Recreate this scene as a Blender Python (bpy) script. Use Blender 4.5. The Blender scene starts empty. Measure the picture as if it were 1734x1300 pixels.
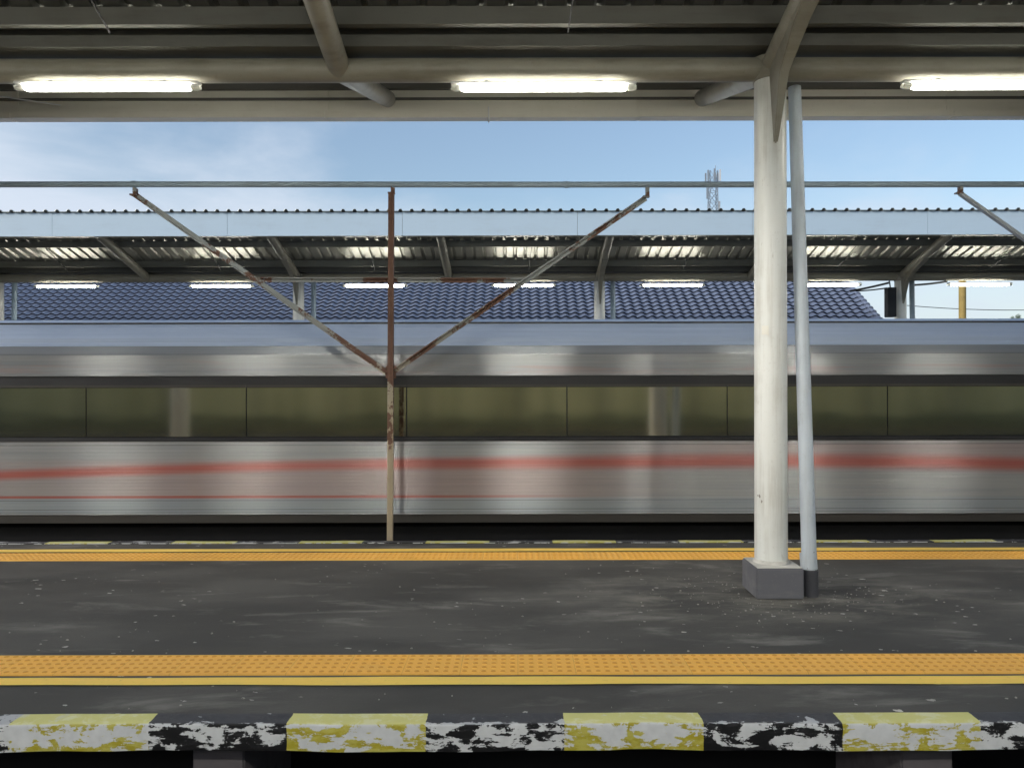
import bpy, math, random
from mathutils import Vector
random.seed(7)
R = math.radians
C = bpy.context.scene.collection
S = bpy.context.scene
EYE = 1.5            # eye height above the platform top (z = 0)
F = 1303.0           # focal length in photo pixels

# ---------------------------------------------------------------- camera
cd = bpy.data.cameras.new('camera'); cam = bpy.data.objects.new('camera', cd); C.objects.link(cam)
cam.location = (0, 0, EYE); cam.rotation_euler = (R(90), R(0.12), 0)
cd.sensor_width = 36; cd.lens = 36 * F / 1734; cd.shift_x = -9 / 1734.0; cd.shift_y = 0.0
cd.clip_end = 3000; cd.clip_start = 0.05
S.camera = cam
S.view_settings.view_transform = 'Standard'; S.view_settings.look = 'None'
S.view_settings.exposure = 1.12; S.view_settings.gamma = 1

# ---------------------------------------------------------------- node helper
def newmat(name):
    m = bpy.data.materials.new(name); m.use_nodes = True
    nt = m.node_tree; nt.nodes.clear()
    return m, N(nt)
class N:
    def __init__(s, nt): s.nt = nt
    def n(s, t, **k):
        x = s.nt.nodes.new(t)
        for a, v in k.items(): setattr(x, a, v)
        return x
    def link(s, v, sock):
        if v is None: return
        if isinstance(v, bpy.types.NodeSocket): s.nt.links.new(v, sock)
        else:
            if sock.type == 'RGBA' and len(v) == 3: v = (*v, 1)
            sock.default_value = v
    def coord(s, scale=(1, 1, 1), loc=(0, 0, 0), kind='Object'):
        t = s.n('ShaderNodeTexCoord'); m = s.n('ShaderNodeMapping')
        s.link(t.outputs[kind], m.inputs[0]); m.inputs['Scale'].default_value = scale; m.inputs['Location'].default_value = loc
        return m.outputs[0]
    def xyz(s, v=None):
        if v is None: v = s.n('ShaderNodeTexCoord').outputs['Object']
        x = s.n('ShaderNodeSeparateXYZ'); s.link(v, x.inputs[0]); return x.outputs
    def noise(s, vec, scale, detail=4, rough=.55, dist=0):
        x = s.n('ShaderNodeTexNoise'); s.link(vec, x.inputs['Vector']); x.inputs['Scale'].default_value = scale
        x.inputs['Detail'].default_value = detail; x.inputs['Roughness'].default_value = rough; x.inputs['Distortion'].default_value = dist
        return x.outputs['Fac']
    def math(s, op, a, b=None, c=None, clamp=False):
        x = s.n('ShaderNodeMath', operation=op); x.use_clamp = clamp
        s.link(a, x.inputs[0]); s.link(b, x.inputs[1]); s.link(c, x.inputs[2]); return x.outputs[0]
    def step(s, v, lo, hi, a=0., b=1.):
        x = s.n('ShaderNodeMapRange'); x.interpolation_type = 'SMOOTHSTEP'
        s.link(v, x.inputs[0]); s.link(lo, x.inputs[1]); s.link(hi, x.inputs[2]); s.link(a, x.inputs[3]); s.link(b, x.inputs[4]); return x.outputs[0]
    def band(s, v, lo, hi, soft):
        if not isinstance(lo, bpy.types.NodeSocket):
            return s.math('MULTIPLY', s.step(v, lo - soft, lo + soft), s.step(v, hi - soft, hi + soft, 1., 0.))
        d = s.math('SUBTRACT', v, lo)
        return s.math('MULTIPLY', s.step(d, -soft, soft), s.step(s.math('SUBTRACT', v, hi), -soft, soft, 1., 0.))
    def mix(s, f, a, b, mode='MIX'):
        x = s.n('ShaderNodeMix', data_type='RGBA', blend_type=mode)
        s.link(f, x.inputs[0]); s.link(a, x.inputs[6]); s.link(b, x.inputs[7]); return x.outputs[2]
    def bump(s, h, strength=.3, dist=.01):
        x = s.n('ShaderNodeBump'); x.inputs['Strength'].default_value = strength; x.inputs['Distance'].default_value = dist
        s.link(h, x.inputs['Height']); return x.outputs[0]
    def out(s, color=None, rough=.6, metal=0., normal=None, spec=.5, aniso=None, tangent=None, emis=None, estr=0, coat=0):
        p = s.n('ShaderNodeBsdfPrincipled'); o = s.n('ShaderNodeOutputMaterial')
        s.link(color, p.inputs['Base Color']); s.link(rough, p.inputs['Roughness']); s.link(metal, p.inputs['Metallic'])
        s.link(normal, p.inputs['Normal']); s.link(spec, p.inputs['Specular IOR Level']); s.link(coat, p.inputs['Coat Weight'])
        if aniso is not None: s.link(aniso, p.inputs['Anisotropic'])
        if tangent is not None:
            c = s.n('ShaderNodeCombineXYZ')
            for i in range(3): c.inputs[i].default_value = tangent[i]
            s.link(c.outputs[0], p.inputs['Tangent'])
        if emis is not None: s.link(emis, p.inputs['Emission Color']); p.inputs['Emission Strength'].default_value = estr
        s.nt.links.new(p.outputs[0], o.inputs[0]); return p

# ---------------------------------------------------------------- world and sun
SUN_EL, SUN_AZ = R(25), R(236)      # azimuth clockwise from +Y (behind the camera, to its left)
W = bpy.data.worlds.new('World'); S.world = W; W.use_nodes = True
wn = N(W.node_tree); W.node_tree.nodes.clear()
sky = wn.n('ShaderNodeTexSky', sky_type='NISHITA'); sky.sun_disc = False
sky.sun_elevation = SUN_EL; sky.sun_rotation = SUN_AZ; sky.air_density = 1.3; sky.dust_density = 1.2; sky.ozone_density = 2.0
tc = wn.n('ShaderNodeTexCoord')
mp = wn.n('ShaderNodeMapping'); mp.inputs['Scale'].default_value = (1, 1, 2.2); mp.inputs['Location'].default_value = (.62, 0, .3)
wn.link(tc.outputs['Generated'], mp.inputs[0])
cl = wn.noise(mp.outputs[0], 2.2, 7, .55, .25)
gx = wn.xyz(tc.outputs['Generated'])
left = wn.step(gx[0], -.56, -.34, .17, 0.)                      # the bank of cloud stands to the left
low = wn.step(gx[2], .14, .33, .22, 0.)                         # thicker towards the horizon
clf = wn.step(wn.math('ADD', wn.math('ADD', cl, left), low), .50, .86, .12, 1.)
skyc = wn.mix(clf, wn.mix(1., sky.outputs[0], (1.0, 1.05, 1.12), 'MULTIPLY'), (4.9, 5.5, 6.4))
bg = wn.n('ShaderNodeBackground'); wn.link(skyc, bg.inputs[0]); bg.inputs[1].default_value = 0.066
wo = wn.n('ShaderNodeOutputWorld'); wn.nt.links.new(bg.outputs[0], wo.inputs[0])

sd = bpy.data.lights.new('sun', 'SUN'); sd.energy = 1.2; sd.angle = R(20); sd.color = (1, .96, .9)
sun = bpy.data.objects.new('sun', sd); C.objects.link(sun)
dv = Vector((math.sin(SUN_AZ) * math.cos(SUN_EL), math.cos(SUN_AZ) * math.cos(SUN_EL), math.sin(SUN_EL)))
sun.rotation_euler = dv.to_track_quat('Z', 'Y').to_euler(); sun.location = dv * 40

# ---------------------------------------------------------------- mesh helper
class MB:
    def __init__(s): s.v = []; s.f = []
    def add(s, vs, fs):
        b = len(s.v); s.v += [tuple(v) for v in vs]; s.f += [tuple(b + i for i in f) for f in fs]
    def box(s, x0, x1, y0, y1, z0, z1):
        s.add([(x0,y0,z0),(x1,y0,z0),(x1,y1,z0),(x0,y1,z0),(x0,y0,z1),(x1,y0,z1),(x1,y1,z1),(x0,y1,z1)],
              [(0,3,2,1),(4,5,6,7),(0,1,5,4),(1,2,6,5),(2,3,7,6),(3,0,4,7)]); return s
    def bar(s, a, b, w, h, up=(0,0,1)):
        a, b = Vector(a), Vector(b); d = (b - a).normalized(); u = Vector(up)
        if abs(d.dot(u)) > .98: u = Vector((0,1,0))
        sx = d.cross(u).normalized(); sy = sx.cross(d).normalized()
        vs = []
        for p in (a, b):
            for i, j in ((-1,-1),(1,-1),(1,1),(-1,1)): vs.append(p + sx*i*w/2 + sy*j*h/2)
        s.add(vs, [(0,1,2,3),(7,6,5,4),(0,4,5,1),(1,5,6,2),(2,6,7,3),(3,7,4,0)]); return s
    def angle_bar(s, a, b, w, t=.006, up=(0,0,1)):
        a, b = Vector(a), Vector(b); d = (b - a).normalized(); u = Vector(up)
        if abs(d.dot(u)) > .98: u = Vector((0,1,0))
        sx = d.cross(u).normalized(); sy = sx.cross(d).normalized()
        prof = [(-w/2,-w/2),(w/2,-w/2),(w/2,-w/2+t),(-w/2+t,-w/2+t),(-w/2+t,w/2),(-w/2,w/2)]
        vs = [p + sx*i + sy*j for p in (a, b) for i, j in prof]
        n = 6; fs = [tuple(range(n)), tuple(range(2*n-1, n-1, -1))] + [(i, i+n, (i+1)%n+n, (i+1)%n) for i in range(n)]
        s.add(vs, fs); return s
    def tube(s, a, b, r0, r1=None, n=20, rings=None, dome=False):
        if r1 is None: r1 = r0
        a, b = Vector(a), Vector(b); d = (b - a); L = d.length; d.normalize()
        u = Vector((0,0,1)) if abs(d.z) < .9 else Vector((0,1,0))
        sx = d.cross(u).normalized(); sy = sx.cross(d).normalized()
        prof = rings or [(0, r0), (1, r1)]
        if dome:
            prof = prof + [(1 + r1*math.sin(t)/L*.5, r1*math.cos(t)) for t in (R(25), R(50), R(72))]
        vs = []; m = len(prof)
        for t, r in prof:
            for k in range(n):
                g = 2*math.pi*k/n; vs.append(a + d*(t*L) + sx*(r*math.cos(g)) + sy*(r*math.sin(g)))
        fs = [tuple(range(n-1, -1, -1)), tuple(range((m-1)*n, m*n))]
        for i in range(m-1):
            for k in range(n): fs.append((i*n+k, i*n+(k+1)%n, (i+1)*n+(k+1)%n, (i+1)*n+k))
        s.add(vs, fs); return s
    def extrude_x(s, prof, x0, x1, caps=True):
        n = len(prof); vs = [(x, y, z) for x in (x0, x1) for y, z in prof]
        fs = [(i, (i+1)%n, (i+1)%n+n, i+n) for i in range(n)]
        if caps: fs += [tuple(range(n-1,-1,-1)), tuple(range(n, 2*n))]
        s.add(vs, fs); return s
    def build(s, name, mat, parent=None, smooth=False, bevel=0, loc=None):
        me = bpy.data.meshes.new(name); me.from_pydata(s.v, [], s.f)
        o = bpy.data.objects.new(name, me); C.objects.link(o)
        me.materials.append(mat)
        if parent: o.parent = parent
        if loc: o.location = loc
        import bmesh
        b = bmesh.new(); b.from_mesh(me); bmesh.ops.recalc_face_normals(b, faces=b.faces)
        if bevel: bmesh.ops.bevel(b, geom=[e for e in b.edges if len(e.link_faces) == 2 and e.calc_face_angle() > .6], offset=bevel, segments=2, affect='EDGES', clamp_overlap=True)
        b.to_mesh(me); b.free()
        if smooth:
            for p in me.polygons: p.use_smooth = True
            me.set_sharp_from_angle(angle=R(38))
        return o

def tag(o, label=None, cat=None, group=None, kind=None):
    if label: o['label'] = label
    if cat: o['category'] = cat
    if group: o['group'] = group
    if kind: o['kind'] = kind
    return o
def thing(name, loc, label, cat, group=None):
    o = bpy.data.objects.new(name, None); C.objects.link(o); o.location = loc; o.empty_display_size = .1
    return tag(o, label, cat, group)
def dup(root, loc, label):
    def cp(o, par):
        c = o.copy(); C.objects.link(c); c.parent = par
        for ch in o.children: cp(ch, c)
        return c
    r = cp(root, None); r.location = loc; r['label'] = label; return r
def px(x, d): return (x - 876) * d / F            # photo column -> metres across at depth d
def pz(y, d): return EYE + (650 - y) * d / F      # photo row -> height at depth d

# ---------------------------------------------------------------- materials
def painted(name, col, dirt, rough=.45, amount=.5, streak=False, metal=0., scale=1.):
    m, n = newmat(name)
    c = n.coord(); big = n.noise(c, 1.7*scale, 5, .6); fine = n.noise(c, 38*scale, 3, .6)
    st = n.noise(n.coord((14, 14, .7) if streak else (.8, 6, 6)), 1.6, 5, .65)
    f = n.math('MULTIPLY', n.step(n.math('ADD', n.math('MULTIPLY', big, .5), n.math('MULTIPLY', st, .5)), .46, .68), amount)
    col2 = n.mix(f, col, dirt)
    col2 = n.mix(n.step(fine, .60, .74, 0., .22), col2, dirt)
    if streak:      # scuffs, chips and drip marks
        sc = n.noise(n.coord((5, 5, 1.6), (3, 1, 7)), 3.1, 8, .72, .6); ch = n.noise(n.coord((1, 1, .6)), 9, 4, .6)
        col2 = n.mix(n.step(sc, .63, .70, 0., .45), col2, dirt)
        col2 = n.mix(n.step(ch, .715, .73, 0., .75), col2, (.13, .10, .07))
    n.out(col2, n.math('ADD', rough, n.math('MULTIPLY', big, .18)), metal, n.bump(fine, .07, .004))
    return m
M = {}
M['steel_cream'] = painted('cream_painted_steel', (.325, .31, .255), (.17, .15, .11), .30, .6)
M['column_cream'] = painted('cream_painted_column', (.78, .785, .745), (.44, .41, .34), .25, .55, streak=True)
M['fascia_in'] = painted('fascia_sheet', (.54, .66, .74), (.42, .49, .53), .4, .3)
M['fascia_cream_lit'] = painted('lit_cream_fascia_sheet', (.84, .81, .70), (.60, .55, .44), .4, .4)  # lightened copy of the cream: lamp light put into the fascia colour
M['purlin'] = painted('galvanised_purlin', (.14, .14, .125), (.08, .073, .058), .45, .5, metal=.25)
M['pipe_grey'] = painted('grey_painted_pipe', (.86, .91, .95), (.50, .51, .50), .4, .4, streak=True)
M['pipe_blue'] = painted('bluegrey_pipe', (.27, .35, .42), (.17, .20, .22), .45, .5)
M['plinth'] = painted('grey_painted_concrete', (.135, .135, .150), (.30, .29, .27), .7, .35, scale=2)
M['plinth_top'] = painted('plinth_top', (.60, .58, .53), (.20, .19, .18), .8, .7, scale=4)
M['dark'] = painted('shade_black', (.008, .008, .009), (.015, .014, .013), .9, .5)  # near-black colour stands in for shade under slab, coach and roof tiles
M['concrete_dark'] = painted('dark_concrete', (.05, .05, .05), (.03, .03, .028), .9, .5)
M['pier'] = painted('pier_concrete', (.11, .10, .11), (.05, .045, .045), .9, .6)
M['pier_pale'] = painted('pale_grit', (.36, .345, .31), (.20, .19, .17), .9, .5)
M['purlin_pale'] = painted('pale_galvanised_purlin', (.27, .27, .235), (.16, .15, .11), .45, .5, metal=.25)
M['housing'] = painted('lamp_housing', (.72, .72, .70), (.4, .4, .36), .35, .3)
M['galv'] = painted('galvanised_lattice', (.30, .34, .38), (.22, .24, .26), .5, .3)
M['yellow_pole'] = painted('ochre_pole', (.42, .30, .09), (.24, .17, .06), .6, .5)
M['black_box'] = painted('black_enclosure', (.012, .013, .016), (.03, .03, .03), .5, .4)
M['wall'] = painted('plaster_wall', (.55, .53, .48), (.3, .28, .24), .85, .5)
M['blocker'] = painted('dark_blocker', (.12, .10, .085), (.07, .06, .05), .9, .5)
M['cable'] = painted('black_cable', (.02, .02, .022), (.04, .04, .04), .6, .3)
M['paper'] = painted('white_paper', (.82, .80, .72), (.6, .55, .45), .8, .3)
M['rail'] = painted('steel_rail', (.18, .13, .10), (.08, .05, .04), .5, .6, metal=.4)

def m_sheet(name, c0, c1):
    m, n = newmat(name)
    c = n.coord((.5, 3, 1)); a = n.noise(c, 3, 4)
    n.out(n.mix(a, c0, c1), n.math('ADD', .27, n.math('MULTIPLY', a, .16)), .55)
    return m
M['sheet'] = m_sheet('corrugated_sheet', (.34, .34, .30), (.54, .53, .47)); M['sheet_dim'] = m_sheet('dim_corrugated_sheet', (.12, .125, .12), (.24, .24, .22))  # lit and dim copies of one sheet: lamp light put into the colours

def m_lamp(name, power):
    m, n = newmat(name); x = n.xyz()[0]
    # the tube inside stops short of the clear end caps
    e = n.step(n.math('ABSOLUTE', x), .575, .61, 1., .05)
    s_ = n.n('ShaderNodeEmission'); n.link((1., .97, .86), s_.inputs[0]); n.link(n.math('MULTIPLY', e, power), s_.inputs[1])
    o = n.n('ShaderNodeOutputMaterial'); n.nt.links.new(s_.outputs[0], o.inputs[0]); return m
M['lamp'] = m_lamp('lit_diffuser', 29.); M['lamp_bright'] = m_lamp('bright_lit_diffuser', 120.)
def m_clear():
    m, n = newmat('clear_end_cap')
    p = n.out((.75, .75, .70), .15, 0.); p.inputs['Transmission Weight'].default_value = .5
    return m
M['clear'] = m_clear()

def m_asphalt():
    m, n = newmat('platform_asphalt')
    c = n.coord(); xo = n.xyz()
    big = n.noise(n.coord((.55, 1.1, 1)), 1.3, 6, .6); mid = n.noise(n.coord((.45, 1.5, 1), (4, 2, 0)), 2.2, 6, .66, .4)
    fine = n.noise(c, 90, 4, .7)
    grit = n.noise(c, 330, 2, .5)
    col = n.mix(n.step(big, .38, .64), (.060, .058, .053), (.115, .110, .100))
    col = n.mix(n.step(mid, .53, .72, 0., .75), col, (.26, .25, .225))
    # dust ring round the column foot
    dx = n.math('SUBTRACT', xo[0], 1.80); dy = n.math('SUBTRACT', xo[1], 5.45)
    rr = n.math('SQRT', n.math('ADD', n.math('MULTIPLY', n.math('MULTIPLY', dx, dx), .42), n.math('MULTIPLY', n.math('MULTIPLY', dy, dy), 2.6)))
    ring = n.math('MULTIPLY', n.step(rr, .30, 1.5, 1., 0.), n.step(n.noise(n.coord((.7, 1.8, 1), (2, 9, 0)), 2.6, 8, .74, .3), .40, .70))
    col = n.mix(n.math('MULTIPLY', ring, .6), col, (.34, .32, .27))
    # scattered paint flecks and grit
    for sc, th, st, cc in ((5.5, .13, 'a', (.70, .68, .62)), (13, .20, 'b', (.55, .54, .50)), (2.3, .085, 'c', (.55, .55, .52))):
        v = n.n('ShaderNodeTexVoronoi'); v.inputs['Scale'].default_value = sc
        jj = n.noise(c, 40, 2); vv = n.n('ShaderNodeVectorMath', operation='ADD'); n.link(n.coord((1, 1.6, 1)), vv.inputs[0])
        cb = n.n('ShaderNodeCombineXYZ'); n.link(n.math('MULTIPLY', jj, .06), cb.inputs[0]); n.link(n.math('MULTIPLY', jj, -.05), cb.inputs[1]); n.link(cb.outputs[0], vv.inputs[1])
        n.link(vv.outputs[0], v.inputs['Vector'])
        pick = n.step(n.xyz(v.outputs['Color'])[0], .66, .70) ; size = n.math('MULTIPLY', n.xyz(v.outputs['Color'])[1], th)
        clump = n.step(n.noise(c, .9, 2), .42, .58)
        fl = n.math('MULTIPLY', n.math('MULTIPLY', n.math('LESS_THAN', v.outputs['Distance'], size), pick), clump)
        col = n.mix(n.math('MULTIPLY', fl, .95), col, cc)
    col = n.mix(n.math('MULTIPLY', fine, .35), col, (.034, .033, .033))
    col = n.mix(n.step(grit, .66, .74, 0., .35), col, (.16, .16, .15))
    n.out(col, n.step(big, .3, .7, .62, .80), 0., n.bump(n.math('ADD', n.math('MULTIPLY', grit, .5), fine), .35, .006), spec=.35)
    return m
M['asphalt'] = m_asphalt()

def m_strip(name, col, wear, tiles=False):
    m, n = newmat(name); c = n.coord(); x = n.xyz()
    a = n.noise(n.coord((1, 2.5, 1)), 3, 6, .62); b = n.noise(c, 70, 3, .6)
    cc = n.mix(n.step(a, .50, .75, 0., .55), col, wear)
    cc = n.mix(n.step(b, .60, .78, 0., .30), cc, (.10, .08, .04))
    if tiles:
        fr = n.math('FRACT', n.math('DIVIDE', n.math('ADD', x[0], 30.), .3))
        tid = n.math('FLOOR', n.math('DIVIDE', n.math('ADD', x[0], 30.), .3))
        wnz = n.n('ShaderNodeTexWhiteNoise', noise_dimensions='1D'); n.link(tid, wnz.inputs['W'])
        cc = n.mix(n.math('MULTIPLY', wnz.outputs['Value'], .35), cc, wear)
        cc = n.mix(n.step(x[2], .0095, .0115, 0., .75), cc, (.66, .27, .035))
        j = n.math('LESS_THAN', n.math('ABSOLUTE', n.math('SUBTRACT', fr, .5)), .4965)
        cc = n.mix(n.math('MULTIPLY', n.math('SUBTRACT', 1., j), n.math('MULTIPLY', a, .9)), cc, (.25, .13, .03))
    n.out(cc, .62, 0., n.bump(b, .2, .003), spec=.3)
    return m
M['tactile'] = m_strip('tactile_tiles', (.94, .51, .10), (.82, .48, .13), True)
M['line'] = m_strip('yellow_line_paint', (.95, .66, .14), (.80, .58, .18))

def m_kerb(x0, period):
    """flaking kerb paint: alternate yellow and black lengths, white primer showing through"""
    m, n = newmat('kerb_paint'); c = n.coord(); x = n.xyz()
    geo = n.n('ShaderNodeNewGeometry'); nz = n.xyz(geo.outputs['Normal'])[2]; topf = n.step(nz, .5, .9)
    jit = n.math('MULTIPLY', n.math('SUBTRACT', n.noise(c, 16, 3), .5), .018)
    ph = n.math('FRACT', n.math('DIVIDE', n.math('ADD', n.math('SUBTRACT', x[0], x0 - 40*period), jit), period))
    isy = n.math('LESS_THAN', ph, .5)
    blk = n.math('FLOOR', n.math('DIVIDE', n.math('SUBTRACT', x[0], x0 - 40*period), period/2))
    wz = n.n('ShaderNodeTexWhiteNoise', noise_dimensions='1D'); n.link(blk, wz.inputs['W'])
    off = n.math('MULTIPLY', n.math('SUBTRACT', wz.outputs['Value'], .5), .05)
    flake = n.noise(n.coord((1, 1, 1.5), (1.3, 0, 0)), 8.5, 9, .68, .45)
    scr = n.noise(n.coord((1.2, 1.2, 9), (7, 0, 3)), 5, 7, .66)
    flake2 = n.math('ADD', n.math('ADD', n.math('MULTIPLY', flake, .66), n.math('MULTIPLY', scr, .34)), off)
    # the flaking is worst half way down the face and hardly touches its lower arris
    zc = x[2]
    midb = n.math('MULTIPLY', n.band(zc, -.112, .02, .022), .055)
    fw = n.math('ADD', flake2, midb)
    white = n.mix(n.noise(c, 20, 4), (.50, .51, .52), (.72, .73, .74))
    smear = n.noise(n.coord((1, 1, 3), (2, 5, 1)), 9, 6, .7)
    ycol = n.mix(n.step(smear, .42, .60), (.40, .34, .025), (.52, .47, .10))
    ycol = n.mix(n.step(scr, .58, .72, 0., .8), ycol, (.33, .28, .05))
    yside = n.mix(n.step(fw, .548, .560), ycol, white)
    bside = n.mix(n.step(fw, .549, .563), n.mix(n.step(smear, .5, .7, 0., .5), (.007, .007, .008), (.05, .05, .055)), white)
    ytop = n.mix(n.step(flake, .50, .62, 0., .7), (.62, .60, .23), (.70, .70, .46))
    ytop = n.mix(n.step(scr, .62, .68, 0., .6), ytop, (.60, .60, .52))
    edge = n.step(n.math('ABSOLUTE', n.math('SUBTRACT', x[1], n.math('MULTIPLY', 0., x[1]))), .0, .03, .09, 0.)
    btop = n.mix(n.step(n.math('ADD', n.math('ADD', scr, edge), off), .585, .60), n.mix(smear, (.025, .026, .03), (.085, .085, .095)), (.45, .46, .48))
    side = n.mix(isy, bside, yside); top = n.mix(isy, btop, ytop)
    col = n.mix(topf, side, top)
    h = n.math('ADD', n.math('MULTIPLY', n.step(fw, .52, .56), -.6), n.math('MULTIPLY', n.noise(c, 60, 4), .35))
    n.out(col, .55, 0., n.bump(h, .5, .005), spec=.3)
    return m

def m_rust(name, lim, zt):
    m, n = newmat(name); c = n.coord()
    a = n.noise(c, 2.9, 7, .66, .2); b = n.noise(c, 28, 5, .65)
    v = n.math('ADD', n.math('MULTIPLY', a, .84), n.math('MULTIPLY', b, .16))
    rust = n.mix(b, (.075, .036, .027), (.19, .10, .065))
    # older coat of paint is tan low down on the frame and blue-grey higher up
    paint = n.mix(n.step(n.xyz()[2], .9, 2.6), (.36, .30, .21), (.28, .30, .30))
    col = n.mix(n.step(n.math('ADD', v, n.step(n.xyz()[2], zt, zt + .5, -.16, .0)), lim, lim + .025), paint, rust)
    n.out(col, .75, 0., n.bump(v, .5, .004)); return m
M['rust'] = m_rust('flaking_arm_steel', .505, 0.); M['rust_post'] = m_rust('rusty_post_steel', .38, 1.30); M['arm_grey'] = painted('grey_painted_arm', (.42, .46, .50), (.22, .20, .18), .5, .5)

def m_tiles():
    m, n = newmat('glazed_blue_tile'); a = n.noise(n.coord(), 1.1, 5, .6); b = n.noise(n.coord((4, 4, 4)), 6, 2)
    n.out(n.mix(n.math('MULTIPLY', n.math('ADD', a, b), .5), (.13, .155, .225), (.29, .325, .42)), .34, 0., spec=.6, coat=.3); return m
M['tiles'] = m_tiles()

# ---- train finishes
YT = 7.75            # distance of the coach side
def hz(y): return pz(y, YT)
def m_body():
    m, n = newmat('brushed_steel_body'); x = n.xyz(); X, Z = x[0], x[2]
    brush = n.noise(n.coord((.10, 1, 24)), 3.2, 6, .7)
    fineb = n.noise(n.coord((.5, 1, 190)), 3, 3, .6)
    base = n.mix(brush, (.31, .32, .33), (.49, .495, .50))
    base = n.mix(n.step(n.noise(n.coord((.18, 1, 7), (3, 0, 0)), 2.6, 5, .6), .45, .7, 0., .5), base, (.29, .32, .345))
    t = n.math('DIVIDE', n.math('ADD', X, 5.3), 10.6)                      # 0 at the left of the view, 1 at the right
    wob = n.math('MULTIPLY', n.math('SINE', n.math('MULTIPLY', t, math.pi)), .115)
    c0 = n.math('ADD', n.math('ADD', hz(803), wob), n.step(t, .45, 1., 0., .085))
    dd = n.math('ABSOLUTE', n.math('SUBTRACT', Z, c0))
    wid = n.math('ADD', .045, n.math('MULTIPLY', n.step(t, .25, .7), .02))
    red = n.math('MULTIPLY', n.step(n.math('DIVIDE', dd, wid), .2, 1.8, 1., 0.), n.step(brush, .25, .6, .6, .95))
    wash = n.math('MULTIPLY', n.band(Z, hz(842), hz(778), .03), n.math('MULTIPLY', n.step(t, .0, .25, .15, .34), n.step(t, .50, .68, 1., 0.)))
    wash2 = n.math('MULTIPLY', n.band(Z, hz(790), hz(750), .03), n.step(t, .5, .75, .0, .30))
    low = n.math('MULTIPLY', n.band(Z, hz(842.5), hz(838), .004), n.step(t, .38, .6, .85, 0.))
    up = n.math('MULTIPLY', n.band(Z, hz(632), hz(604), .03), n.math('MULTIPLY', n.step(n.noise(n.coord((.35, 1, 9), (9, 0, 0)), 2, 3), .5, .65), .30))
    blue = n.math('MULTIPLY', n.band(Z, hz(868), hz(842), .015), .45)
    col = n.mix(wash, base, (.50, .24, .20)); col = n.mix(wash2, col, (.52, .25, .22)); col = n.mix(n.math('MULTIPLY', red, .9), col, (.50, .085, .055)); col = n.mix(low, col, (.44, .08, .05))
    col = n.mix(up, col, (.52, .28, .24)); col = n.mix(blue, col, (.30, .37, .43))
    for y in (598.5, 861, 866, 846, 752):
        col = n.mix(n.math('MULTIPLY', n.band(Z, hz(y + .9), hz(y - .4), .0025), .55), col, (.10, .10, .105))
    bead = n.math('SINE', n.math('MULTIPLY', Z, 2*math.pi/.034))
    nb = n.bump(n.math('ADD', n.math('MULTIPLY', bead, .5), n.math('MULTIPLY', fineb, .3)), .14, .004)
    g = n.n('ShaderNodeBsdfAnisotropic'); n.link(n.mix(.22, col, (.9, .95, 1.)), g.inputs['Color'])      # brushed along the coach: highlights spread up and down
    g.inputs['Roughness'].default_value = .26; g.inputs['Anisotropy'].default_value = .8
    cx = n.n('ShaderNodeCombineXYZ'); cx.inputs[0].default_value = 1; n.link(cx.outputs[0], g.inputs['Tangent']); n.link(nb, g.inputs['Normal'])
    d = n.n('ShaderNodeBsdfDiffuse'); n.link(col, d.inputs[0]); n.link(nb, d.inputs['Normal'])
    mx = n.n('ShaderNodeMixShader'); mx.inputs[0].default_value = .62
    n.nt.links.new(d.outputs[0], mx.inputs[1]); n.nt.links.new(g.outputs[0], mx.inputs[2])
    o = n.n('ShaderNodeOutputMaterial'); n.nt.links.new(mx.outputs[0], o.inputs[0]); return m
def m_roof():
    m, n = newmat('bluegrey_roof_paint'); a = n.noise(n.coord((.15, 1, 12)), 4, 5, .6)
    n.out(n.mix(a, (.40, .48, .62), (.56, .63, .76)), .32, .15, aniso=.6, tangent=(0, 0, 1)); return m
def m_glass():
    m, n = newmat('reflective_tinted_glass')
    d = n.n('ShaderNodeBsdfDiffuse'); n.link((.010, .013, .012, 1), d.inputs[0])
    g = n.n('ShaderNodeBsdfAnisotropic' if hasattr(bpy.types, 'ShaderNodeBsdfAnisotropic') else 'ShaderNodeBsdfGlossy')
    n.link((.92, .84, .64, 1), g.inputs['Color']); g.inputs['Roughness'].default_value = .085
    w = n.noise(n.coord((.6, 1, 1.4)), 1.3, 2); n.link(n.bump(w, .10, .02), g.inputs['Normal'])
    mx = n.n('ShaderNodeMixShader'); mx.inputs[0].default_value = .52
    n.nt.links.new(d.outputs[0], mx.inputs[1]); n.nt.links.new(g.outputs[0], mx.inputs[2])
    o = n.n('ShaderNodeOutputMaterial'); n.nt.links.new(mx.outputs[0], o.inputs[0]); return m
M['body'] = m_body(); M['roof'] = m_roof(); M['glass'] = m_glass()
M['frame_black'] = painted('black_window_surround', (.012, .012, .015), (.03, .03, .03), .3, .4)
M['skirt'] = painted('brown_grey_skirt', (.055, .050, .044), (.03, .028, .025), .7, .5)

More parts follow.
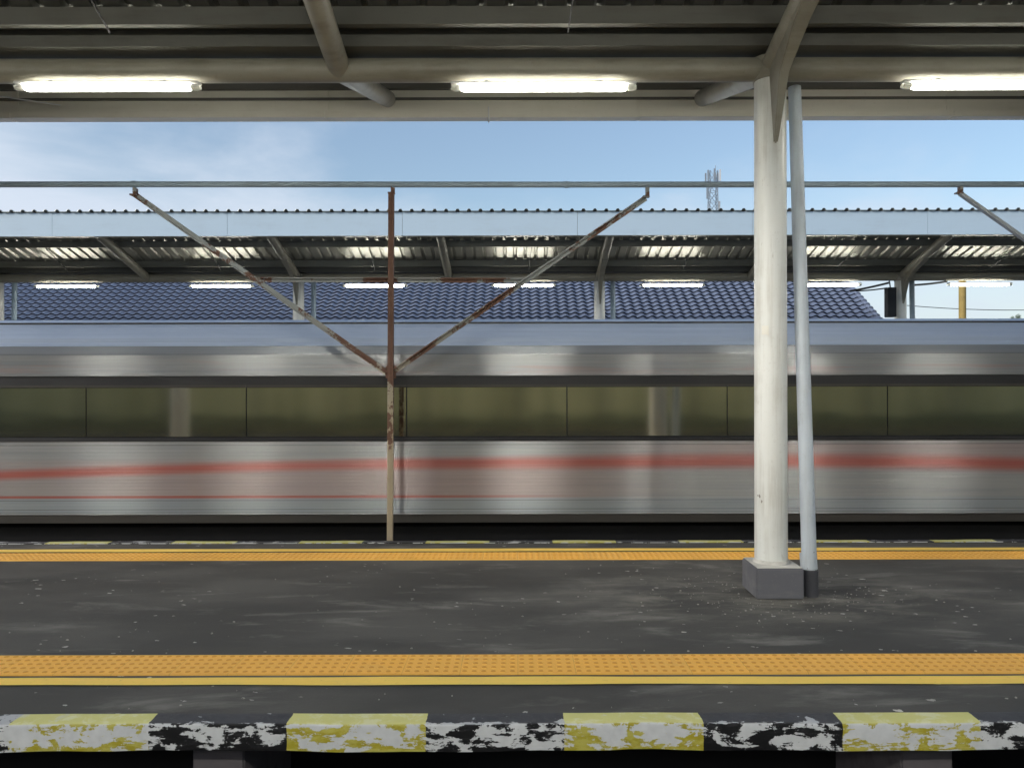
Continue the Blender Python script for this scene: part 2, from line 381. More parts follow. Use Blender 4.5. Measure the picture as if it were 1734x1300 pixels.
def m_ballast():
    m, n = newmat('ballast'); v = n.n('ShaderNodeTexVoronoi'); v.inputs['Scale'].default_value = 16; n.link(n.coord(), v.inputs['Vector'])
    n.out(n.mix(n.xyz(v.outputs['Color'])[0], (.035, .032, .030), (.10, .095, .088)), .9, 0., n.bump(v.outputs['Distance'], 1., .05)); return m
M['ballast'] = m_ballast()
def m_fence():
    m, n = newmat('olive_sheet_fence'); a = n.noise(n.coord((1.2, 1, .25)), 1.6, 5, .65)
    x = n.xyz()[0]; wz = n.n('ShaderNodeTexWhiteNoise', noise_dimensions='1D'); n.link(n.math('FLOOR', n.math('DIVIDE', x, .225)), wz.inputs['W'])
    f = n.math('ADD', n.math('MULTIPLY', a, .5), n.math('MULTIPLY', wz.outputs['Value'], .5))
    n.out(n.mix(f, (.20, .20, .10), (.74, .71, .44)), .6); return m
M['fence'] = m_fence()
def m_leaf():
    m, n = newmat('leaves'); a = n.noise(n.coord(), 4, 4)
    n.out(n.mix(a, (.09, .13, .08), (.20, .24, .16)), .6); return m
M['leaf'] = m_leaf()
M['bark'] = painted('bark', (.10, .075, .05), (.05, .04, .03), .9, .5)

# ================================================================ the setting
g = MB().box(-900, 900, -700, 1500, -1.35, -1.15).build('ground', M['ballast']); tag(g, kind='structure')

def kerb(y_edge, out, x0, mat, name):
    """painted kerb along a platform edge; out=-1 faces the camera, +1 faces away"""
    mb = MB(); r = .014
    a, b = y_edge, y_edge - out*.105
    # rounded arris, origin at the outer top edge
    prof = [(0, -.122), (0, -r)] + [(-out*(r - r*math.cos(t)), -r + r*math.sin(t)) for t in (R(30), R(60), R(90))] + [(-out*.103, .0), (-out*.103, -.122)]
    n = len(prof); steps = 260; xa, xb = -13., 13.
    vs = []
    for i in range(steps + 1):
        x = xa + (xb - xa)*i/steps
        w = .0032*math.sin(x*3.1) + .002*math.sin(x*11.7 + 1) + random.uniform(-.0014, .0014)
        for j, (y, z) in enumerate(prof): vs.append((x, y + (w if j < n-2 else 0), z + (w*.8 if z < -.1 else w*.35)))
    fs = [(i*n + j, i*n + (j+1) % n, (i+1)*n + (j+1) % n, (i+1)*n + j) for i in range(steps) for j in range(n)]
    mb.add(vs, fs)
    o = mb.build(name, mat, loc=(0, y_edge, .006), smooth=True); tag(o, kind='structure')
def tactile(y0, y1, name):
    """raised tiles with real blister domes"""
    mb = MB().box(-13, 13, y0, y1, 0, .008); p = .0496
    rows = int((y1 - y0)/p)
    for i in range(int(26/p)):
        x = -13 + (i + .5)*p
        if abs(x) > 7.3: continue
        for j in range(rows):
            y = y0 + (y1 - y0)*(j + .5)/rows; vs = []
            for rr, hh in ((.0165, .0081), (.012, .0118), (.006, .0128)):
                for k in range(8): vs.append((x + rr*math.cos(k*math.pi/4), y + rr*math.sin(k*math.pi/4), hh))
            fs = [(8*q + k, 8*q + (k+1) % 8, 8*q + 8 + (k+1) % 8, 8*q + 8 + k) for q in range(2) for k in range(8)] + [tuple(range(16, 24))]
            mb.add(vs, fs)
    tag(mb.build(name, M['tactile']), kind='structure')
def wavy_strip(y0, y1, name, mat, z=.006):
    mb = MB(); n = 220; vs = []
    for i in range(n + 1):
        x = -13 + 26*i/n; a = .004*math.sin(x*2.3) + .003*math.sin(x*6.1 + y0)
        b = .004*math.sin(x*1.9 + 2) + .0025*math.sin(x*7.3)
        vs += [(x, y0 + a, z), (x, y1 + b, z)]
    mb.add(vs, [(2*i, 2*i+2, 2*i+3, 2*i+1) for i in range(n)])
    tag(mb.build(name, mat), kind='structure')

# island platform: slab on piers with a blacked-in space below
isl = MB().box(-13, 13, 3.50, 7.26, -.16, 0).build('island_platform', M['asphalt']); tag(isl, kind='structure')
mk = m_kerb(-1.021, 1.226); mk2 = m_kerb(-.869, 1.2)
kerb(3.395, -1, -1.021, mk, 'platform_kerb_near'); kerb(7.365, 1, -.869, mk2, 'platform_kerb_far')
wavy_strip(3.832, 3.932, 'yellow_line_near', M['line']); tactile(3.970, 4.252, 'tactile_paving_near')
wavy_strip(6.885, 7.0, 'yellow_line_far', M['line']); tactile(6.560, 6.840, 'tactile_paving_far')
tag(MB().box(-13, 13, 4.35, 6.6, -1.16, -.165).build('platform_shade_block', M['dark']), kind='structure')  # near-black block put in for the deep shade under the slab
piers = MB()
for k in range(-3, 4):
    xc = px(377, 3.62) + k*px(876 + 1180, 3.62)
    piers.box(xc - .12, xc + .12, 3.56, 4.30, -1.16, -.163)
    piers.box(xc - .12, xc + .12, 6.7, 7.2, -1.16, -.163)
tag(piers.build('platform_piers', M['pier'], bevel=.008), kind='structure')

# platform under the camera, platform behind the train, and the one seen only as a reflection
tag(MB().box(-14, 14, -4.3, .55, -1.16, 0).build('camera_platform', M['asphalt']), kind='structure')
tag(MB().box(-22, 22, 13.75, 18.1, -1.16, 0).build('far_platform', M['asphalt']), kind='structure')
tag(MB().box(-24, 24, -14.5, -9.5, -1.16, 0).build('rear_platform', M['asphalt']), kind='structure')
tag(MB().box(-24, 24, -10.05, -9.75, 0, .006).build('rear_yellow_line', M['line']), kind='structure')
tr = MB()
for yc in (1.95, 9.25, 11.9, -6.0):
    for s_ in (-1, 1):
        y = yc + s_*.5335
        tr.box(-25, 25, y - .065, y + .065, -1.15, -1.13).box(-25, 25, y - .009, y + .009, -1.13, -1.02).box(-25, 25, y - .034, y + .034, -1.02, -.985)
tag(tr.build('rails', M['rail']), kind='structure')

# ================================================================ canopies
def canopy(label, y0, xs, col_xs, x0, x1, hb=2.26, slope=.27, wing=2.2, fas=(2.63, 3.03), near=False, sheet='sheet_dim', fmat='fascia_cream_lit'):
    """butterfly canopy on a pipe beam; heights are above the eye line"""
    E = EYE; t = thing('platform_canopy', (0, 0, 0), label, 'canopy', 'platform canopies')
    bz = E + hb
    for a, b in zip([x0] + col_xs, col_xs + [x1]):        # beam runs pipe by pipe between columns
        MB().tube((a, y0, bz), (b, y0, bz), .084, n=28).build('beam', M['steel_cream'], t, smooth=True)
    for x in xs:
        for s_ in (-1, 1):
            if near and s_ == 1 and (-5 < x < -4 or 4.5 < x < 5.5): continue
            L = wing - .13
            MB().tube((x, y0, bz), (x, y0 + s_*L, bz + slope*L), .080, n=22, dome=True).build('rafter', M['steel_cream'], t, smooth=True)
    for x in col_xs:
        c = MB().tube((x, y0, .19), (x, y0, bz + .06), .119, n=36, rings=[(0, .1155), (1, .111)]).build('column', M['column_cream'], t, smooth=True)
        MB().box(x - .165, x + .165, y0 - .20, y0 + .15, -.002, .212).build('plinth', M['plinth'], c, bevel=.008)
        MB().box(x - .155, x + .155, y0 - .188, y0 + .138, .2125, .2165).build('plinth_top', M['plinth_top'], c)
        wr = MB()
        for k in range(36):                               # lumpy mortar collar
            g_ = 2*math.pi*k/36; wr.v.append((x + (.122 + random.uniform(0, .01))*math.cos(g_), y0 + (.122 + random.uniform(0, .01))*math.sin(g_), .2175))
            wr.v.append((x + .114*math.cos(g_), y0 + .114*math.sin(g_), .245))
        wr.f = [(2*k, (2*k+2) % 72, (2*k+3) % 72, 2*k+1) for k in range(36)]; wr.build('mortar_collar', M['plinth_top'], c, smooth=True)
        # tapering haunch below each rafter
        for s_ in (-1,):
            pts = [(.10, -.56), (.125, -.565), (.15, -.52), (.30, -.14), (.62, .055), (1.0, .19), (1.0, .27), (.06, .02), (.06, -.45)]
            prof = [(y0 + s_*p, bz + q) for p, q in pts]
            hw = [.012, .014, .016, .034, .05, .06, .05, .045, .012]; k_ = len(prof)
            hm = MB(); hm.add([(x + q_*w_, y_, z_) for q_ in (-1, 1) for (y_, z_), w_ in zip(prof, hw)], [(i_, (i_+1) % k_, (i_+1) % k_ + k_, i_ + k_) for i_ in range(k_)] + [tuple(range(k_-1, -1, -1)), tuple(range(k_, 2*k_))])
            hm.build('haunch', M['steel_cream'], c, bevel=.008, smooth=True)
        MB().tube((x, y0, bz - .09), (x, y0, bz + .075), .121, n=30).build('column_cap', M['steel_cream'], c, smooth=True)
    # purlins: channel sections lying on the rafters
    for s_ in (-1, 1):
        for d in (.32, 1.16, wing - .16):
            y = y0 + s_*d; z = bz + slope*d + .088; w = .05
            prof = [(y - w/2, z), (y + w/2, z), (y + w/2, z + .004), (y + .004 - w/2, z + .004), (y + .004 - w/2, z + .116), (y + w/2, z + .116), (y + w/2, z + .12), (y - w/2, z + .12)]
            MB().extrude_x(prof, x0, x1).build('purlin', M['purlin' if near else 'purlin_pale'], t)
        # roof sheet
        mb = MB(); pitch = .2; nn = int((x1 - x0)/pitch); dA, dB = .10, wing + .06; vs = []
        zz = lambda d: bz + slope*d + .2105
        for i in range(nn):
            xb = x0 + i*pitch
            for fx, dz in ((0, 0), (.62, 0), (.72, .034), (.90, .034)):
                for d in (dA, dB): vs.append((xb + fx*pitch, y0 + s_*d, zz(d) + dz))
        cnt = len(vs)//2
        mb.add(vs, [(2*i, 2*i+2, 2*i+3, 2*i+1) for i in range(cnt-1)])
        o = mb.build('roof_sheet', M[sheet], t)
        md = o.modifiers.new('t', 'SOLIDIFY'); md.thickness = .003; md.offset = 1
        # fascia with a folded lip, made of butted lengths
        yf = y0 + s_*wing; edges = sorted(set([x0, x1] + [x + dx for x in xs for dx in (-.62,) if x0 < x + dx < x1]))
        fb = MB(); fl = MB()
        for a, b in zip(edges[:-1], edges[1:]):
            j = random.uniform(-.003, .003)
            fb.box(a + .003, b - .003, min(yf + j, yf + j + s_*.012), max(yf + j, yf + j + s_*.012), E + fas[0] + .002, E + fas[1])
            fl.box(a + .004, b - .004, min(yf - s_*.11, yf - s_*.004), max(yf - s_*.11, yf - s_*.004), E + fas[0] - .002 + j, E + fas[0] + .012 + j)
            fl.box(a + .004, b - .004, min(yf - s_*.118, yf - s_*.111), max(yf - s_*.118, yf - s_*.111), E + fas[0] - .002 + j, E + fas[0] + .058 + j)
            fl.box(b - .012, b + .012, min(yf - s_*.016, yf - s_*.003), max(yf - s_*.016, yf - s_*.003), E + fas[0] + .016, E + fas[1] - .01)
        fo = fb.build('fascia', M[fmat], t)
        fl.build('fascia_lip', M[fmat if near else 'steel_cream'], fo)
        sb = MB().box(x0, x1, min(yf - s_*.02, yf - s_*.06), max(yf - s_*.02, yf - s_*.06), E + fas[0] + .20, E + fas[0] + .215)
        sb.build('fascia_rail', M['purlin'], fo)
    # valley gutter above the beam
    gz = bz + .105
    prof = [(y0 - .17, gz + .12), (y0 - .17, gz), (y0 + .17, gz), (y0 + .17, gz + .12), (y0 + .20, gz + .12), (y0 + .20, gz + .114), (y0 + .176, gz + .114), (y0 + .176, gz - .006), (y0 - .176, gz - .006), (y0 - .176, gz + .114), (y0 - .20, gz + .114), (y0 - .20, gz + .12)]
    MB().extrude_x(prof, x0, x1).build('valley_gutter', M['purlin'], t)
    # hanger rods and clips between the purlins
    for x in xs:
        for dx in (1.62,):
            MB().bar((x + dx, y0 - .34, bz + .12), (x + dx + .05, y0 - 1.16, bz + .43), .009, .009).build('sag_rod', M['black_box'], t)
    for x in col_xs:
        xp = x + .285
        if near:
            dp = MB().tube((px(1372, 5.42), 5.44, .17), (px(1346.5, 5.70), 5.70, bz - .07), .052, .046, n=24).build('downpipe', M['pipe_grey'], t, smooth=True)
            MB().tube((px(1372.5, 5.42), 5.44, .0), (px(1372, 5.42), 5.438, .19), .056, .058, n=24).build('pipe_foot', M['plinth'], dp, smooth=True)
            MB().tube((px(1371.5, 5.42), 5.444, .19), (px(1371, 5.42), 5.456, .30), .0585, .058, n=24).build('pipe_socket', M['pipe_grey'], dp, smooth=True)
        else:
            MB().tube((xp, y0, 0), (xp, y0 + .1, bz - .07), .050, n=16).build('downpipe', M['pipe_blue'], t, smooth=True)
    return t

Y1 = 5.55
c_x = [px(1305, Y1) - 6.2, px(1305, Y1), px(1305, Y1) + 6.2]
r_x = [c_x[1] + 3.1*k for k in range(-3, 4)]
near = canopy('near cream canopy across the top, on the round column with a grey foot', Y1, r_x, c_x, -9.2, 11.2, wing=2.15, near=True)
Y2 = 15.7
c2 = [px(1525, Y2) + 6.14*k for k in range(-4, 3)]
r2 = sorted(c2 + [x + 3.07 for x in c2])
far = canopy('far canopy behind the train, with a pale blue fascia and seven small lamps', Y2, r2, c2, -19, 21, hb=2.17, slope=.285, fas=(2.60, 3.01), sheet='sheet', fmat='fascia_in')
Y3 = -1.65
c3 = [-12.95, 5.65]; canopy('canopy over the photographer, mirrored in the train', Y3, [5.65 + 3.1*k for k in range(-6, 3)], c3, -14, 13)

# little scrap of paper stuck on the near column
colm = [o for o in near.children if o.name.startswith('column')][1]
pp = MB(); xc, rr = c_x[1], .1215
vs = []
for i in range(5):
    a_ = R(-90 - 48 + i*6)
    for z in (pz(567, 5.43), pz(552, 5.43)): vs.append((xc + rr*math.cos(a_), Y1 + rr*math.sin(a_), z - (.012 if i == 4 and z < pz(560, 5.43) else 0)))
pp.add(vs, [(2*i, 2*i+2, 2*i+3, 2*i+1) for i in range(4)]); pp.build('paper_scrap', M['paper'], colm)

# ================================================================ lamps
def make_lamp(label, group):
    t = thing('fluorescent_lamp', (0, 0, 0), label, 'lamp', group)
    L = .625
    def shell(x0, x1, w, h, z, taper=.02):
        mb = MB(); vs = []
        for x, k in ((x0, .72), (x0 + taper, 1), (x1 - taper, 1), (x1, .72)):
            for a in range(10):
                g_ = R(-28) + R(236)*a/9; vs.append((x, w*k*math.cos(g_), z - h*k*math.sin(g_)))
        fs = [(i*10 + j, i*10 + j+1, i*10 + 10 + j+1, i*10 + 10 + j) for i in range(3) for j in range(9)] + [tuple(range(10)), tuple(range(30, 40))] + [(i*10, i*10 + 10, i*10 + 19, i*10 + 9) for i in range(3)]
        mb.add(vs, fs); return mb
    shell(-.585, .585, .036, .027, 0).build('diffuser', M['lamp'], t, smooth=True)
    hs = MB().box(-.655, .655, -.034, .034, .018, .036).build('housing', M['housing'], t, bevel=.006)
    for s_ in (-1, 1):
        shell(*sorted((s_*.588, s_*.655)), .033, .024, 0, .016).build('end_cap', M['clear'], t, smooth=True)
    cl = MB()
    for x in (-.44, -.22, 0, .22, .44):
        cl = MB().box(x - .012, x + .012, -.0445, -.040, .004, .019); cl.build('clip', M['housing'], hs)
    for x in (-.4, .4): MB().box(x - .012, x + .012, -.01, .01, .037, .050).build('bracket', M['housing'], hs)
    return t
yl = 5.45
lx = [px(184, yl), px(921.5, yl), px(1685, yl)]
lab = ['long lit tube lamp nearest the top left corner, under the near beam', 'long lit tube lamp at the top middle, between two slanting rafters', 'long lit tube lamp cut by the right edge, right of the column']
proto = make_lamp(lab[0], 'lamps under the near canopy'); zl = EYE + 2.105
proto.location = (lx[0], yl, zl)
for x, l_ in list(zip(lx, lab))[1:]: dup(proto, (x, yl, zl - (.008 if x < 1 else 0)), l_)
flx = [113, 375, 635, 887, 1139, 1404, 1659]
fl = ['small far lamp first from the left, in front of blue roof tiles', 'small far lamp second from the left, left of the slanting rusty arm', 'small far lamp crossed by the upright rusty post', 'small far lamp crossed by the right slanting rusty arm', 'small far lamp just left of the thick cream column', 'small far lamp just right of the downpipe, at the tiled roof end', 'small far lamp on the far right, above the ochre pole']
for x, l_ in zip(flx, fl):
    o = dup(proto, (px(x, 15.6), 15.6, EYE + 1.995), l_); o['group'] = 'lamps under the far canopy'
for k in range(-3, 4):
    o = dup(proto, (px(885, 17.15) + 3.1*k, Y3, EYE + 2.12), ['lamp glow on the train at the far left', 'lamp glow on the train left of the rusty post, second from left', 'lamp glow on the train just left of the rusty post', 'lamp glow on the train right of the rusty post', 'lamp glow on the train just left of the thick column', 'lamp glow on the train just right of the downpipe', 'lamp glow on the train at the far right'][k + 3]); o['group'] = 'lamps above the photographer'
    for c_ in o.children:
        if c_.name.startswith('diffuser'): c_.data = c_.data.copy(); c_.data.materials[0] = M['lamp_bright']

# ================================================================ rusty frames and the pipe they carry
YP = 7.42
def frame(label):
    t = thing('pipe_support', (0, 0, 0), label, 'support frame', 'rusty pipe supports')
    X = lambda p: px(p, YP); Z = lambda y: pz(y, YP)
    post = MB().angle_bar((X(659), YP, -.9), (X(663.5), YP, Z(326)), .052, .012, up=(0, 1, 0)); post.bar((X(659) - .012, YP - .028, -.9), (X(663.5) - .012, YP - .028, Z(326)), .028, .006)
    post.build('post', M['rust_post'], t)
    MB().angle_bar((X(655), YP - .01, Z(630)), (X(229), YP - .01, Z(328)), .050, .012, up=(0, -1, 0)).build('arm', M['rust'], t)
    MB().angle_bar((X(668), YP + .012, Z(627)), (X(1095), YP + .012, Z(335)), .050, .012, up=(0, -1, 0)).build('arm', M['rust'], t)
    MB().angle_bar((X(440), YP + .035, Z(472)), (X(887), YP + .035, Z(474)), .042, .010, up=(0, -1, 0)).build('strut', M['rust'], t)
    MB().box(X(661) - .05, X(661) + .05, YP + .03, YP + .036, Z(640), Z(618)).build('gusset_plate', M['rust'], t)
    for p, y in ((228, 330), (1095, 335), (664, 328)):
        b = MB().bar((X(p), YP, Z(y) - .01), (X(p), YP, Z(316)), .034, .008, up=(1, 0, 0)); b.box(X(p) - .035, X(p) + .03, YP - .025, YP + .025, Z(y), Z(y) + .014); b.box(X(p) - .006, X(p) + .028, YP - .022, YP + .022, Z(y) + .02, Z(318))
        b.build('saddle_bracket', M['rust'], t)
    return t
fr = frame('rusty Y shaped steel frame standing at the platform edge left of the column')
f2 = dup(fr, (px(1625, YP) - px(228, YP), 0, 0), 'frame whose pale slanting arm enters at the right edge of the photo')
for a_ in f2.children:
    if a_.name.startswith('arm'): a_.data = a_.data.copy(); a_.data.materials[0] = M['arm_grey']
pl = thing('overhead_pipe', (0, 0, 0), 'long blue grey pipe running across the sky on the rusty frames', 'pipe')
segs = [-700, 228, 960, 1800, 2700]
for a, b in zip(segs[:-1], segs[1:]):
    za = lambda p: pz(310.5 + 2.8*min(1, max(0, p/900.)) + (p - 900)/900*1.2*(p > 900), YP) + .002
    o = MB().tube((px(a, YP), YP, za(a)), (px(b, YP), YP, za(b)), .0285, n=18).build('pipe_length', M['pipe_blue'], pl, smooth=True)
    MB().tube((px(b, YP) - .02, YP, za(b)), (px(b, YP) + .02, YP, za(b)), .033, n=18).build('coupling', M['pipe_blue'], o, smooth=True)

# ================================================================ the train
co = thing('passenger_coach', (0, 0, 0), 'silver passenger coach with red stripes and a dark window band, filling the middle', 'train coach')
XA, XB = -9.6, 10.6; YB = YT + 2.9
def hp(y, d): return pz(y, d)
def both(prof):                         # mirror an open front profile across the coach to close the section
    return prof + [(YT + YB - y, z) for y, z in reversed(prof)]
MB().extrude_x(both([(YT, hz(870)), (YT, hz(746.5))]), XA, XB).build('lower_body', M['body'], co)
MB().extrude_x(both([(YT, hz(635.5)), (YT, hz(600)), (YT + .012, hz(596)), (YT + .06, hp(585, YT + .06))]), XA, XB).build('upper_body', M['body'], co)
wb = MB().extrude_x(both([(YT + .022, hz(746.5) + .001), (YT + .022, hz(635.5) - .001)]), XA, XB).build('window_surround', M['frame_black'], co)
MB().extrude_x([(YT - .004, hz(746.5)), (YT + .02, hz(746.5)), (YT + .02, hz(742)), (YT - .004, hz(742))], XA, XB).build('sill_trim', M['frame_black'], co)
rp = [(YT + .061, hp(585, YT + .06) + .001)]
for k, y in enumerate((579, 570, 562, 554)):
    d = YT + .085 + .05*k; z = hp(y, d); rp += [(d - .008, z - .014), (d + .004, z - .002), (d + .018, z + .003)]
rp += [(YT + .30, hp(545.5, YT + .30)), (YT + .32, hp(543.5, YT + .32)), (YT + .50, hp(541, YT + .50)), (YT + 1.0, hp(541.5, YT + 1.0))]
MB().extrude_x(both(rp), XA, XB).build('roof', M['roof'], co, smooth=True)
MB().extrude_x([(YT + .296, hp(548.5, YT + .29)), (YT + .286, hp(548.5, YT + .29)), (YT + .286, hp(545, YT + .29)), (YT + .296, hp(545, YT + .29))], XA, XB).build('rain_strip', M['frame_black'], co)
MB().extrude_x(both([(YT + .035, hz(885)), (YT + .01, hz(871.5))]), XA, XB).build('skirt', M['skirt'], co)
MB().box(XA + .2, XB - .2, YT + .25, YB - .25, -1.0, hz(886)).build('underframe', M['dark'], co)
for xc in (XA + 2.6, XB - 2.6):
    bg_ = MB().box(xc - 1.5, xc + 1.5, YT + .24, YT + .26, -.75, -.2).build('bogie', M['dark'], co)
    for w in (-1.1, 1.1): MB().tube((xc + w, YT + .12, -.58), (xc + w, YT + .22, -.58), .40, n=28).build('wheel', M['rail'], bg_, smooth=True)
npane = 12; pw = (XB - XA - .8)/npane
for i in range(npane):
    a = XA + .4 + i*pw
    p = MB().box(a + .006, a + pw - .006, YT + .012, YT + .0215, hz(738), hz(655.5)).build('window', M['glass'], co)
    MB().box(a + .006, a + pw - .006, YT + .008, YT + .0215, hz(654.5), hz(651)).build('window_bar', M['skirt'], p)
# ================================================================ behind the far canopy
bd = thing('station_building', (0, 0, 0), 'station building with a blue glazed tile roof behind the far canopy', 'building')
ex, ez, sl, ridge, XL, XR = 19.0, EYE + 1.3, .62, 23.2, -18.5, 9.13
mb = MB(); tw, rows = .244, 23; run = (ridge - ex)/rows; cols = int((XR - XL)/tw)
pf = [(0, .0), (.12, .024), (.30, .040), (.48, .033), (.66, .008), (.84, -.004)]
nx = cols*len(pf) + 1
for r_ in range(rows):
    base = len(mb.v)      # underside lip, front edge, back edge: every course overhangs the one below
    for (yy, lift) in ((ex + r_*run - .004, .050), (ex + r_*run - .02, .066), (ex + (r_+1)*run + .015, .016)):
        for i in range(nx):
            c_, q = divmod(i, len(pf)); x = XR - (c_ + pf[q][0])*tw
            nib = .016*math.sin(pf[q][0]*2*math.pi) if lift > .03 else 0
            mb.v.append((x, yy - nib, ez + (yy - ex)*sl + lift + pf[q][1]))
    for s_ in range(2):
        for i in range(nx - 1): mb.f.append((base + s_*nx + i, base + s_*nx + i+1, base + (s_+1)*nx + i+1, base + (s_+1)*nx + i))
rf = mb.build('roof', M['tiles'], bd, smooth=True)
MB().add  # (rear slope and verge follow)
MB().extrude_x([(ex + .1, ez), (ridge, ez + (ridge - ex)*sl), (2*ridge - ex, ez), (2*ridge - ex, ez - .08), (ex + .1, ez - .08)], XL, XR - .02).build('roof_core', M['dark'], rf)  # near-black core paints the shade in the gaps between tile courses
vb = MB()
for r_ in range(rows):
    y = ex + r_*run; vb.tube((XR, y - .04, ez + (y - ex)*sl + .05), (XR, y + run, ez + (y + run - ex)*sl + .03), .075, .062, n=12)
vb.build('verge_tiles', M['tiles'], rf, smooth=True)
rt = MB()
for k in range(60): rt.tube((XR - k*.46, ridge, ez + (ridge - ex)*sl + .06), (XR - (k+1)*.46 - .03, ridge, ez + (ridge - ex)*sl + .05), .10, .09, n=12)
rt.build('ridge_tiles', M['tiles'], rf, smooth=True)
MB().box(XL + .4, XR - .4, ex + .6, 2*ridge - ex - .6, -1.2, ez - .09).build('wall', M['wall'], bd)
for k in range(6):
    x = -14 + k*4; w_ = MB().box(x, x + 1.4, ex + .56, ex + .597, .9, 2.2).build('window', M['frame_black'], bd)
    MB().box(x + .06, x + 1.34, ex + .55, ex + .559, .96, 2.14).build('pane', M['glass'], w_)

# telecom mast far away
tw_ = thing('telecom_mast', (px(1208, 150), 150, -1.2), 'distant grey lattice telecom mast poking above the far roof', 'mast')
H = pz(291, 150) + 1.2; n = 22
mm = MB()
def wdt(z): return .75 + .85*max(0, 1 - z/(H*.9))
for i in range(n):
    z0, z1 = H*i/n, H*(i+1)/n; a, b = wdt(z0), wdt(z1); q = [(-1,-1),(1,-1),(1,1),(-1,1)]
    for k in range(4):
        k2 = (k+1) % 4
        P0 = (q[k][0]*a, q[k][1]*a, z0); P1 = (q[k][0]*b, q[k][1]*b, z1)
        mm.bar(P0, P1, .13, .13)
        mm.bar(P0, (q[k2][0]*b, q[k2][1]*b, z1), .07, .07); mm.bar(P0, (q[k2][0]*a, q[k2][1]*a, z0), .07, .07)
        mm.bar((q[k2][0]*a, q[k2][1]*a, z0), P1, .07, .07)
mm.build('lattice', M['galv'], tw_)
for k, (ax, ay, zt) in enumerate([(-1.15, -.9, .2), (1.15, -.9, .3), (-1.2, .9, .1), (1.2, .9, .2), (0, -1.2, .4), (1.25, 0, -5.6), (-1.2, -.3, -3.0)]):
    zt = H - 2.2 + zt; MB().box(ax - .15, ax + .15, ay - .1, ay + .1, zt - .2, zt + 2.0).build('antenna', M['housing'] if k % 2 else M['galv'], tw_)
MB().tube((.5, 0, H), (.5, 0, H + 1.2), .05, n=8).build('lightning_rod', M['galv'], tw_)

yp = MB().tube((px(1630, 21), 21, -1.2), (px(1630, 21), 21, EYE + 2.85), .092, n=18).build('ochre_pole', M['yellow_pole'], smooth=True)
tag(yp, 'ochre pole standing beyond the far canopy, under the rightmost small lamp', 'pole')
bx = thing('loudspeaker_box', (px(1508, 15.55), 15.55, 0), 'small black box hung beside the far column at the right', 'box')
MB().box(-.085, .085, -.09, .09, pz(538, 15.5), pz(488, 15.5)).build('case', M['black_box'], bx, bevel=.01)
MB().bar((0, 0, pz(488, 15.5)), (0, 0.05, EYE + 2.1), .02, .02).build('hanger', M['galv'], bx)
def cable(a, b, sag, label, r=.012):
    mb = MB(); pts = []
    for i in range(13):
        t = i/12; p = Vector(a).lerp(Vector(b), t); p.z -= sag*4*t*(1 - t); pts.append(p)
    for p, q in zip(pts[:-1], pts[1:]): mb.tube(p, q, r, n=8)
    tag(mb.build('cable', M['cable'], smooth=True), label, 'cable', 'thin cables behind the far canopy')
for a_, b_, l_ in (((-60, 152, 7.2), (104, 177, 7.45), 'thin pale cable slanting behind the leftmost long lamp'), ((828, 181, 7.5), (828.5, 208, 7.5), 'short wire end hanging below the near canopy edge at the middle')):
    mb = MB(); mb.tube((px(a_[0], a_[2]), a_[2], pz(a_[1], a_[2])), (px(b_[0], b_[2]), b_[2], pz(b_[1], b_[2])), .006, n=6)
    tag(mb.build('cable', M['housing'], smooth=True), l_, 'cable')
# grit, paint chips and mortar crumbs lying on the asphalt
db = MB()
def chip(x, y, r_):
    n_ = random.choice((4, 5, 6)); o_ = random.random()*6; h_ = random.uniform(.003, .007); st = random.uniform(.4, 1)
    pts = [(x + r_*random.uniform(.5, 1)*math.cos(o_ + 6.283*k/n_), y + r_*st*random.uniform(.5, 1)*math.sin(o_ + 6.283*k/n_)) for k in range(n_)]
    db.add([(a, b, .0005) for a, b in pts] + [(x + (a-x)*.7, y + (b-y)*.7, h_) for a, b in pts], [tuple(range(n_, 2*n_))] + [(k, (k+1) % n_, (k+1) % n_ + n_, k + n_) for k in range(n_)])
for _ in range(240):
    a_ = random.random()*6.283; q = abs(random.gauss(0, .42)); x = 1.83 + (.20 + q*1.3)*math.cos(a_); y = 5.48 + (.20 + q*.55)*math.sin(a_)
    if 3.9 < y < 6.5: chip(x, y, random.choice((.002, .003, .004, .005, .009)))
for cx_, cy_, sx_, sy_, k_ in ((.25, 4.7, .9, .35, 34), (0.1, 5.4, 1.6, .7, 36), (-3., 4.5, .7, .18, 28), (3.9, 4.45, .8, .2, 24), (0, 5.2, 5, .9, 60), (0, 3.66, 4, .08, 30)):
    for _ in range(k_):
        x, y = random.gauss(cx_, sx_), random.gauss(cy_, sy_)
        if (4.3 < y < 6.5 or 3.52 < y < 3.8): chip(x, y, random.choice((.002, .003, .004, .006, .011)))
tag(db.build('grit', M['pier_pale']), 'pale grit and paint chips scattered on the dark platform', kind='stuff')
cable((px(1440, 17), 17, pz(494, 17)), (px(1506, 16), 16, pz(480, 16)), .01, 'upper thin cable rising from the tiled roof end to the far column', .022)
cable((px(1450, 17), 17, pz(494, 17)), (px(1502, 16), 16, pz(489, 16)), .01, 'lower thin cable from the tiled roof end to the black box', .014)
cable((px(1548, 16), 16, pz(484, 16)), (px(1604, 16), 16, pz(478, 16)), .01, 'short thin cable leading right from the far column', .02)
cable((px(1500, 40), 40, pz(515, 40)), (px(1900, 40), 40, pz(519, 40)), .3, 'faint wire across the low sky above the train, at the right', .018)

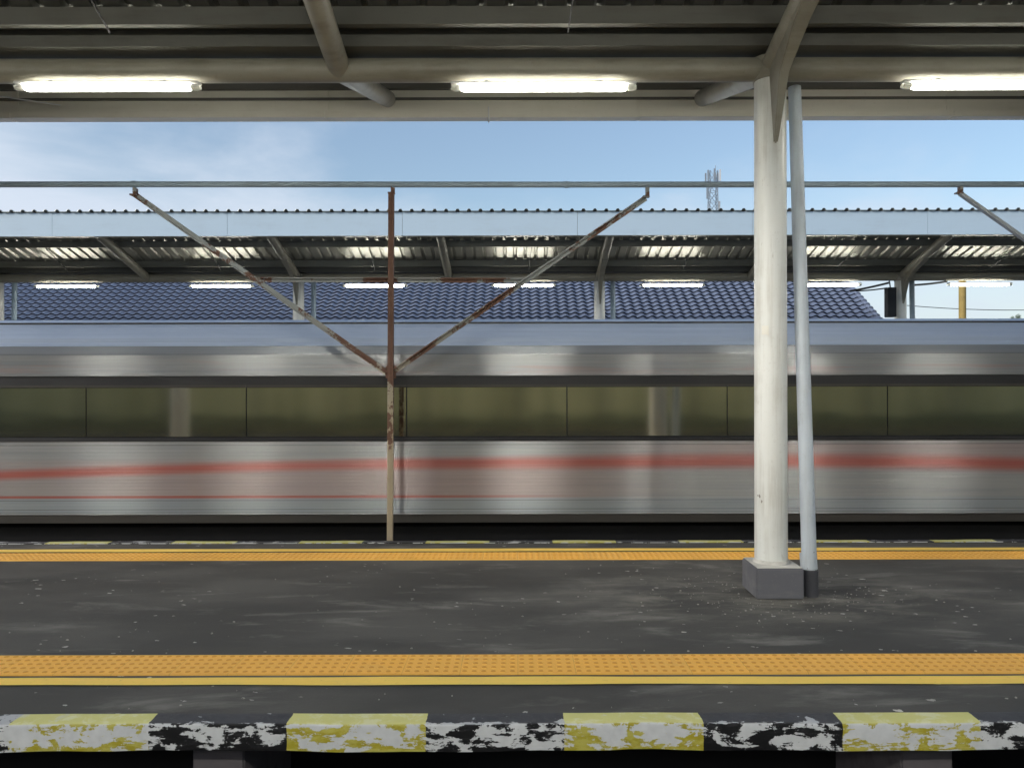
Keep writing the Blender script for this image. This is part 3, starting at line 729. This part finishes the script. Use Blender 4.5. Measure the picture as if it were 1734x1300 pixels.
def foliage(mb, c, r, n, size):
    for _ in range(n):
        v = Vector((random.gauss(0, 1), random.gauss(0, 1), random.gauss(0, 1))).normalized()*(random.random()**.4)
        p = Vector(c) + Vector((v.x*r[0], v.y*r[1], v.z*r[2])); a = Vector((random.uniform(-1,1), random.uniform(-1,1), random.uniform(-1,1))).normalized()
        b = a.orthogonal().normalized(); s_ = size*random.uniform(.6, 1.3)
        mb.add([p - a*s_, p + b*s_*.5, p + a*s_, p - b*s_*.5], [(0, 1, 2, 3)])
t_ = thing('distant_tree', (px(1722, 60), 60, -1.15), 'tiny dark tree top just above the train by the right edge', 'tree')
MB().tube((0, 0, 0), (.1, 0, pz(545, 60) + 1.1), .12, .06, n=8).build('trunk', M['bark'], t_)
lf = MB()
for k in range(8): foliage(lf, (random.uniform(-.35, .35), random.uniform(-.3, .3), pz(537, 60) + 1.15 + random.uniform(-1.0, .2)), (.2, .2, .2), 60, .08)
lf.build('crown', M['leaf'], t_)

# ================================================================ what the windows mirror, behind the photographer
fe = thing('sheet_fence', (0, 0, 0), 'tall olive sheet metal fence behind the photographer, mirrored in the train windows', 'fence')
mb = MB(); xx = -26; i = 0; vs = []
while xx < 26:
    vs += [(xx, -10.9 + (.06 if i % 4 in (1, 2) else 0), 0), (xx, -10.9 + (.06 if i % 4 in (1, 2) else 0), 3.4)]; xx += (.09, .16, .09, .11)[i % 4]; i += 1
mb.add(vs, [(2*k, 2*k+2, 2*k+3, 2*k+1) for k in range(len(vs)//2 - 1)]); mb.build('sheet_panel', M['fence'], fe)
for k in range(-8, 9): MB().box(k*3 - .05, k*3 + .05, -10.83, -10.76, 0, 3.5).build('fence_post', M['steel_cream'] if k % 2 else M['purlin'], fe)
wh = thing('sky_blocker', (0, 0, 0), 'added dark block behind the photographer and the olive fence, keeps the sky off the train', 'building')  # unseen building added to block the sky mirrored in the coach side
MB().box(-34, 34, -24, -13.2, -1.2, 6.6).build('wall', M['blocker'], wh)
MB().extrude_x([(-24.5, 6.61), (-12.8, 6.61), (-12.8, 6.75), (-18.6, 8.9), (-24.5, 6.75)], -34.4, 34.4).build('roof', M['purlin'], wh)
for k in range(-7, 8):
    w_ = MB().box(k*4.4 - .8, k*4.4 + .8, -13.22, -13.17, 3.6, 5.4).build('window', M['housing'], wh)
    MB().box(k*4.4 - .7, k*4.4 + .7, -13.18, -13.16, 3.7, 5.3).build('pane', M['frame_black'], w_)
hd = MB()
for k in range(120): foliage(hd, (-24 + k*.4, -10.4 + random.uniform(-.1, .1), .24 + random.uniform(-.06, .08)), (.35, .18, .24), 90, .07)
tag(hd.build('hedge', M['leaf']), 'low green hedge at the foot of the fence, mirrored in the train windows', 'hedge', kind='stuff')
